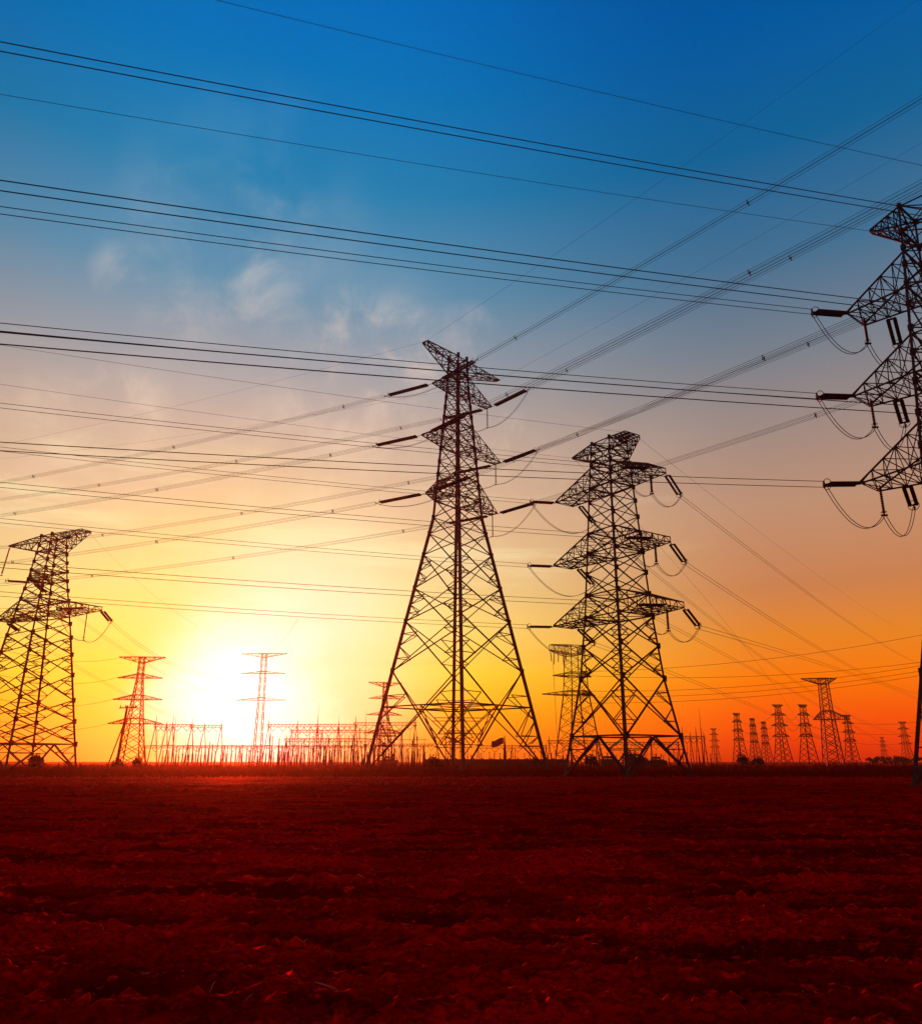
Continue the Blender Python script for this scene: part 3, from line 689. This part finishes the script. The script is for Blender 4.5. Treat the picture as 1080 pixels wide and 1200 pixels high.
# ------------------------------------------------------------------ the substation
GT = 'substation gantries'
def gantry(pxs, ytop, D, label, rear=0, strings=3, peak=0.0, wcol=.32):
    """A-frame columns carrying a lattice beam, with insulator strings in shallow Vs along it"""
    zb = hpx(ytop, D); xs = [ground_pt(p, D).x for p in pxs]
    root = empty('gantry', (sum(xs) / len(xs), D, 0), 0, label, 'gantry', GT); ox = root.location.x
    for i, x in enumerate(xs):
        m = MB(); x -= ox; pk = peak if i % 2 == 0 else peak * .45
        m.tube([(x - zb * .10, -1.2, -.2), (x, 0, zb)], wcol * .62, 6, wcol * .4); m.tube([(x + zb * .10, 1.2, -.2), (x, 0, zb)], wcol * .62, 6, wcol * .4)
        m.bar((x - zb * .05, -.6, zb * .5), (x + zb * .05, .6, zb * .5), .16)
        if pk: m.tube([(x, 0, zb), (x, 0, zb + pk)], .16, 5, .04)
        m.build('column', M['dark_steel'], root)
    m = MB(); a, b = xs[0] - ox - .6, xs[-1] - ox + .6; h = .9; n = max(6, int((b - a) / 1.3))
    ch = [[Vector((a + (b - a) * i / n, y, zb + z)) for i in range(n + 1)] for y, z in ((-.45, 0), (.45, 0), (0, -h))]
    for c in ch: m.bar(c[0], c[-1], .17)
    for i in range(n):
        for p, q in ((0, 2), (1, 2), (0, 1)): m.bar(ch[p][i], ch[q][i + 1], .09); m.bar(ch[q][i], ch[p][i], .09)
    beam = m.build('beam', M['dark_steel'], root)
    for k in range(len(xs) - 1):
        for j in range(strings):
            xc = xs[k] - ox + (xs[k + 1] - xs[k]) * (j + .5) / strings; v = MB()
            for sg in (-1, 1): v.lathe((xc + sg * 1.5, 0, zb - h), (xc, 0, zb - h - 1.5), discs(8, .07, .15), 6)
            v.tube([(xc, 0, zb - h - 1.5), (xc + random.uniform(-.2, .2), 0, zb * .42)], .045, 4)
            v.build('insulator_string', M['porcelain'], beam)
    return root
gantry((178, 191, 198, 221), 849, 300, 'leftmost gantry, slanting columns standing just right of the glare pylon', strings=2, peak=3.6)
gantry((221, 236, 256), 850, 315, 'gantry with sharp column peaks in front of the yellow glare', strings=2, peak=3.0)
gantry((312, 346, 370), 849, 300, 'gantry under the sun glare with the tallest mast at its right column', peak=4.2)
gantry((370, 395, 415), 849, 305, 'gantry between the tallest mast and the reddish pylon foot', peak=3.0)
gantry((415, 448, 486), 847, 295, 'gantry seen through the left leg of the tallest pylon', peak=2.4)
gantry((168, 218, 262, 300), 874, 335, 'long low gantry at the back, left of the glare', strings=2)
gantry((280, 330, 380, 428), 874, 335, 'long low gantry at the back, right of the glare', strings=2)
gantry((334, 384, 436), 866, 270, 'nearest gantry of the cluttered yard right of the glare', strings=3, peak=1.5)
gantry((340, 376, 420, 470), 856, 350, 'rear gantry of the cluttered yard right of the glare', strings=3, peak=2)
gantry((428, 470, 512), 872, 320, 'low gantry seen between the feet of the tallest pylon', strings=3)
gantry((644, 668, 700), 868, 300, 'low gantry beside the left foot of the pylon right of centre', strings=2, peak=1.6)
gantry((700, 732, 764, 796), 870, 300, 'gantry framed between the feet of the pylon right of centre', strings=3, peak=1.4)
gantry((802, 811, 818, 827), 863, 300, 'right-hand gantry with four close pointed columns', strings=1, peak=3.4)
def mast(px, ytop, D, label, lean=0.0):
    z = hpx(ytop, D); root = empty('lightning_mast', ground_pt(px, D), 0, label, 'lightning mast', 'lightning masts')
    m = MB(); m.tube([(0, 0, -.2), (lean * z * .6, 0, z * .66)], .26, 6, .15); m.build('pole', M['dark_steel'], root)
    m = MB(); m.tube([(lean * z * .6, 0, z * .66), (lean * z, 0, z)], .10, 5, .025); m.build('spike', M['dark_steel'], root)
for a in ((201, 831, 290, 'lightning mast rising beside the left gantry in yellow light'), (244, 856, 320, 'short lightning mast left of the white glare'), (293, 861, 320, 'short faint lightning mast just below the sun'),
          (315, 842, 305, 'faint lightning mast right under the pale glare pylon'), (370, 823, 292, 'tallest lightning mast, black against the yellow glare'), (395, 838, 310, 'lightning mast right of the tallest mast'),
          (427, 831, 290, 'lightning mast by the left foot of the tallest pylon'), (485, 838, 300, 'lightning mast inside the legs of the tallest pylon'), (824, 830, 290, 'tall lightning mast at the right-hand gantry')):
    mast(*a)
def post(px, D, h):
    root = empty('equipment_post', ground_pt(px, D), random.uniform(-.1, .1), 'slim equipment post with insulator cap in the long low row by the field', 'post', 'substation equipment posts')
    m = MB(); m.box((0, 0, h * .3), .34, .34, h * .6); m.box((0, 0, h * .6), .6, .6, .12); m.build('pedestal', M['dark_steel'], root)
    m = MB(); m.lathe((0, 0, h * .6), (0, 0, h), discs(8, .09, .19), 6); m.box((0, 0, h), .8, .14, .12); m.build('insulator', M['porcelain'], root)
px = 190
while px < 500:
    post(px + random.uniform(-.8, .8), 285 + random.uniform(-12, 22), random.uniform(4.6, 7.2)); px += random.choice((3.0, 3.4, 4.0, 4.6, 6.0))
px = 318
while px < 500:
    post(px + random.uniform(-1, 1), 268 + random.uniform(-4, 60), random.uniform(4, 11)); px += random.choice((3, 4, 5, 7, 9))
px = 505
while px < 845:
    post(px + random.uniform(-2, 2), 290 + random.uniform(-10, 20), random.uniform(3.6, 6.2)); px += random.choice((5, 6, 8, 11))
def busbar(pa, pb, z, D, label):
    a, b = ground_pt(pa, D), ground_pt(pb, D); root = empty('busbar', (a.x, D, z), 0, label, 'busbar', 'rigid busbars')
    m = MB(); m.tube([(0, 0, 0), (b.x - a.x, 0, 0)], .10, 6); m.build('tube', M['cable'], root)
    n = max(2, int((b.x - a.x) / 7)); 
    for i in range(n):
        x = (i + .5) / n * (b.x - a.x); m = MB(); m.lathe((x, 0, -z), (x, 0, -.05), [(0, .16), (.55, .15), (.56, .1)] + [(.56 + .44 * t, r) for t, r in discs(6, .09, .18)], 6); m.build('support_post', M['porcelain'], root)
busbar(205, 318, 6.6, 280, 'busbar on short posts below the sun glare'); busbar(322, 432, 6.4, 280, 'busbar on short posts right of the glare'); busbar(432, 508, 6.8, 278, 'busbar on short posts at the feet of the tallest pylon')
def transformer(px, D, w_, h, label):
    root = empty('transformer', ground_pt(px, D), random.uniform(-.2, .2), label, 'transformer', 'substation transformers')
    m = MB(); m.box((0, 0, h * .36), w_, w_ * .5, h * .6); m.box((0, 0, h * .68), w_ * 1.06, w_ * .55, .2); m.build('tank', M['dark_steel'], root)
    for sg in (-1, 1):
        m = MB()
        for i in range(6): m.box((sg * (w_ * .5 + .12 + i * .2), 0, h * .36), .09, w_ * .4, h * .5)
        m.bar((sg * w_ * .5, 0, h * .5), (sg * (w_ * .5 + 1.2), 0, h * .5), .14); m.build('radiator', M['dark_steel'], root)
    for i in range(3):
        m = MB(); x = w_ * (i - 1) * .3; m.lathe((x, 0, h * .7), (x + (i - 1) * .5, 0, h * 1.25), discs(8, .12, .24), 6); m.build('bushing', M['porcelain'], root)
    m = MB(); m.tube([(-w_ * .3, .3, h * .86), (w_ * .3, .3, h * .86)], .36, 8); m.bar((-w_ * .2, .3, h * .6), (-w_ * .2, .3, h * .9), .2); m.bar((w_ * .2, .3, h * .6), (w_ * .2, .3, h * .9), .2); m.build('conservator', M['dark_steel'], root)
for a in ((712, 282, 4.6, 3.6, 'dark transformer left of the front foot of the pylon right of centre'), (745, 284, 5.4, 4.4, 'largest dark transformer, just right of the pylon front foot'), (769, 286, 4.4, 3.4, 'dark transformer by the thick right brace of the pylon right of centre'),
          (455, 300, 4.4, 3.6, 'dark transformer beside the left foot of the tallest pylon')): transformer(*a)
gantry((560, 600, 640), 874, 320, 'low gantry between the two big pylons', strings=3, peak=1.2)
for k_, (px, py) in enumerate(((326, 862), (338, 852), (352, 866), (361, 846), (381, 858), (389, 868), (403, 851), (411, 862), (437, 856), (458, 866), (470, 850), (497, 862))):
    mast(px, py, 280 + 7 * (k_ % 5), 'thin pole of the cluttered yard, %s from the left among its twelve' % ('first', 'second', 'third', 'fourth', 'fifth', 'sixth', 'seventh', 'eighth', 'ninth', 'tenth', 'eleventh', 'last')[k_])
busbar(340, 430, 9.5, 300, 'high busbar on tall posts in the cluttered yard'); busbar(430, 500, 9.0, 296, 'high busbar behind the left foot of the tallest pylon')
# shed, wall, flag, leaning pole
D = 262.0; x0, x1 = ground_pt(522, D).x, ground_pt(544, D).x; wsh = x1 - x0
root = empty('shelter', ((x0 + x1) / 2, D, 0), 0, 'dark open shelter with a sloping roof on posts between the feet of the tallest pylon', 'shelter')
h0, h1 = hpx(864, D), hpx(874, D); m = MB()
v = [(-wsh / 2, -2.5, h0), (wsh / 2, -2.5, h1), (wsh / 2, 2.5, h1), (-wsh / 2, 2.5, h0)]
m.v = [Vector((p[0] * 1.08, p[1] * 1.1, p[2] + dz)) for dz in (0, .4) for p in v]; m.f = [(0, 1, 5, 4), (1, 2, 6, 5), (2, 3, 7, 6), (3, 0, 4, 7), (4, 5, 6, 7), (3, 2, 1, 0)]; m.build('roof', M['roof'], root)
for i in range(5):
    for y in (-2.3, 2.3):
        t = i / 4; x = -wsh / 2 + wsh * t; m = MB(); m.bar((x, y, -.2), (x, y, h0 + (h1 - h0) * t + .05), .2)
        if i < 4: m.bar((x, y, (h0 + (h1 - h0) * t) * .62), (x + wsh / 4, y, (h0 + (h1 - h0) * t) * .85), .1)
        m.build('post', M['dark_steel'], root)
D = 258.0
m = MB(); x0, x1 = ground_pt(498, D).x, ground_pt(664, D).x; m.box(((x0 + x1) / 2, D, 1.2), x1 - x0, .3, 2.4)
for i in range(16): m.box((x0 + (x1 - x0) * (i + .5) / 16, D, 1.35), .5, .5, 2.7)
o = m.build('boundary_wall', M['wall'], None, ((x0 + x1) / 2, D, 0)); tag(o, 'low dark boundary wall behind the tallest pylon feet', 'wall')
D = 250.0; root = empty('flag', ground_pt(591.5, D), 0, 'dark faded flag on a thick tapering pole inside the legs of the tallest pylon', 'flag')
zf = hpx(862, D); m = MB(); m.tube([(0, 0, 0), (0, 0, zf * .55), (0, 0, zf)], .62, 8, .10); m.build('flagpole', M['dark_steel'], root)
m = MB(); n = 12
for i in range(n + 1):
    t = i / n
    for s_ in (0, 1): m.v.append(Vector((-.3 - 3.6 * t, .25 * math.sin(t * 7), zf - .6 - 1.9 * s_ - 1.0 * t + .18 * math.sin(t * 6 + s_))))
m.f = [(2 * i, 2 * i + 1, 2 * i + 3, 2 * i + 2) for i in range(n)]; m.build('cloth', M['cloth'], root)
D = 175.0; root = empty('utility_pole', ground_pt(136.5, D), 0, 'thick dark leaning utility pole with a short crossbar, in front of the glare pylon', 'utility pole')
z = hpx(827, D); m = MB(); m.tube([(0, 0, -.3), (.9, 0, z)], .34, 8, .24); m.build('pole', M['bark'], root)
m = MB(); m.bar((-.75, 0, z - .5), (2.9, 0, z - .35), .22); xbar = m.build('crossbar', M['dark_steel'], root)
m = MB(); m.tube([(-2.0, 0, -.2), (.6, 0, z * .72)], .13, 6); m.build('strut', M['bark'], root)
for x in (-.5, .5, 1.7, 2.6):
    m = MB(); m.lathe((x, 0, z - .4), (x, 0, z + .1), discs(3, .06, .13), 6); m.build('pin_insulator', M['porcelain'], xbar)

# ------------------------------------------------------------------ bushes, far trees
def crown(m, c, rx, rz_, n, leaf):
    for _ in range(n):
        while True:
            p = Vector((random.uniform(-1, 1), random.uniform(-1, 1), random.uniform(-1, 1)))
            if p.length < 1: break
        k = .75 + .5 * math.sin(3 * p.x + 1.7 * p.z + c[0]) * math.cos(2.3 * p.y + c[0] * .7)
        p = Vector((c[0] + p.x * rx * k, c[1] + p.y * rx * k, c[2] + p.z * rz_ * k)); s_ = leaf * random.uniform(.5, 1.4)
        a = Vector((random.gauss(0, 1), random.gauss(0, 1), random.gauss(0, 1))).normalized() * s_; b = a.cross(Vector((random.gauss(0, 1), random.gauss(0, 1), random.gauss(0, 1)))).normalized() * s_ * .6
        n0 = len(m.v); m.v += [p - a, p + b, p + a, p - b]; m.f.append((n0, n0 + 1, n0 + 2, n0 + 3))
def bush(px, D, w_, h, label, name='bush'):
    root = empty(name, ground_pt(px, D), 0, label, 'bush', 'bushes along the field edge')
    m = MB()
    for _ in range(7): m.tube([(random.uniform(-.2, .2), 0, -.1), (random.uniform(-w_ * .3, w_ * .3), random.uniform(-.4, .4), h * .7)], .05, 4, .015)
    m.build('stem', M['bark'], root)
    m = MB()
    for _ in range(5): crown(m, (random.uniform(-w_ * .3, w_ * .3), random.uniform(-.5, .5), h * random.uniform(.3, .62)), w_ * .28, h * .36, 170, .22)
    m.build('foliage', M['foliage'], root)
for a in ((44, 138, 3.4, 3.0, 'dark bush at the right foot of the left-edge pylon'), (137, 172, 3.4, 2.6, 'dark bush round the foot of the leaning utility pole'), (162, 180, 3.0, 2.6, 'low bush under the glare pylon'),
          (510, 150, 3.4, 3.0, 'dark bush before the front foot of the tallest pylon'), (744, 190, 7.0, 4.6, 'wide dark bush seen between the feet of the pylon right of centre'), (690, 200, 5.0, 3.6, 'dark bush by the left brace of the pylon right of centre'),
          (867, 230, 4.6, 4.2, 'dark bush under the leftmost pylon of the far row'), (886, 240, 4.6, 3.6, 'second dark bush, right of the one under the far row'), (620, 210, 4.4, 2.8, 'low bush left of the gap between the two big pylons')): bush(*a)
def tree(px, D, h, label):
    root = empty('tree', ground_pt(px, D), 0, label, 'tree', 'hazy trees on the right horizon')
    m = MB(); m.tube([(0, 0, -.2), (.1, 0, h * .6)], .2, 6, .1)
    for _ in range(5): a_ = random.uniform(0, 6.28); m.tube([(0, 0, h * .35), (math.cos(a_) * h * .22, math.sin(a_) * h * .22, h * random.uniform(.6, .85))], .1, 4, .03)
    m.build('trunk', M['bark'], root); m = MB()
    for _ in range(6): crown(m, (random.uniform(-h * .6, h * .6), random.uniform(-h * .4, h * .4), h * random.uniform(.2, .75)), h * .42, h * .26, 190, .42)
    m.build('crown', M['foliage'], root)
TL = ('leftmost hazy tree of the low clump at the right', 'hazy tree second from the left of the clump', 'hazy tree in the middle of the clump', 'roundest hazy tree of the clump', 'hazy tree just left of the cut-off pylon leg', 'hazy tree partly behind the cut-off pylon leg')
for i, px in enumerate((1022, 1032, 1043, 1053, 1062, 1074)): tree(px, 560 + 20 * (i % 3), (4.6, 5.6, 6.4, 6.0, 6.2, 5.4)[i], TL[i])

# ------------------------------------------------------------------ the dusty air over the field, its red scatter doubling as lens flare
hz = MB(); hz.box((-100, 640, 39), 3200, 1500, 82)
hm_ = bpy.data.materials.new('haze'); hm_.use_nodes = True; hm_.node_tree.nodes.clear()
vo = hm_.node_tree.nodes.new('ShaderNodeVolumePrincipled'); vo.inputs['Color'].default_value = (1, .68, .52, 1); vo.inputs['Density'].default_value = HAZE; vo.inputs['Anisotropy'].default_value = .87
ou = hm_.node_tree.nodes.new('ShaderNodeOutputMaterial'); hm_.node_tree.links.new(vo.outputs[0], ou.inputs['Volume'])
if HAZE > 0: tag(hz.build('haze', hm_), kind='stuff')
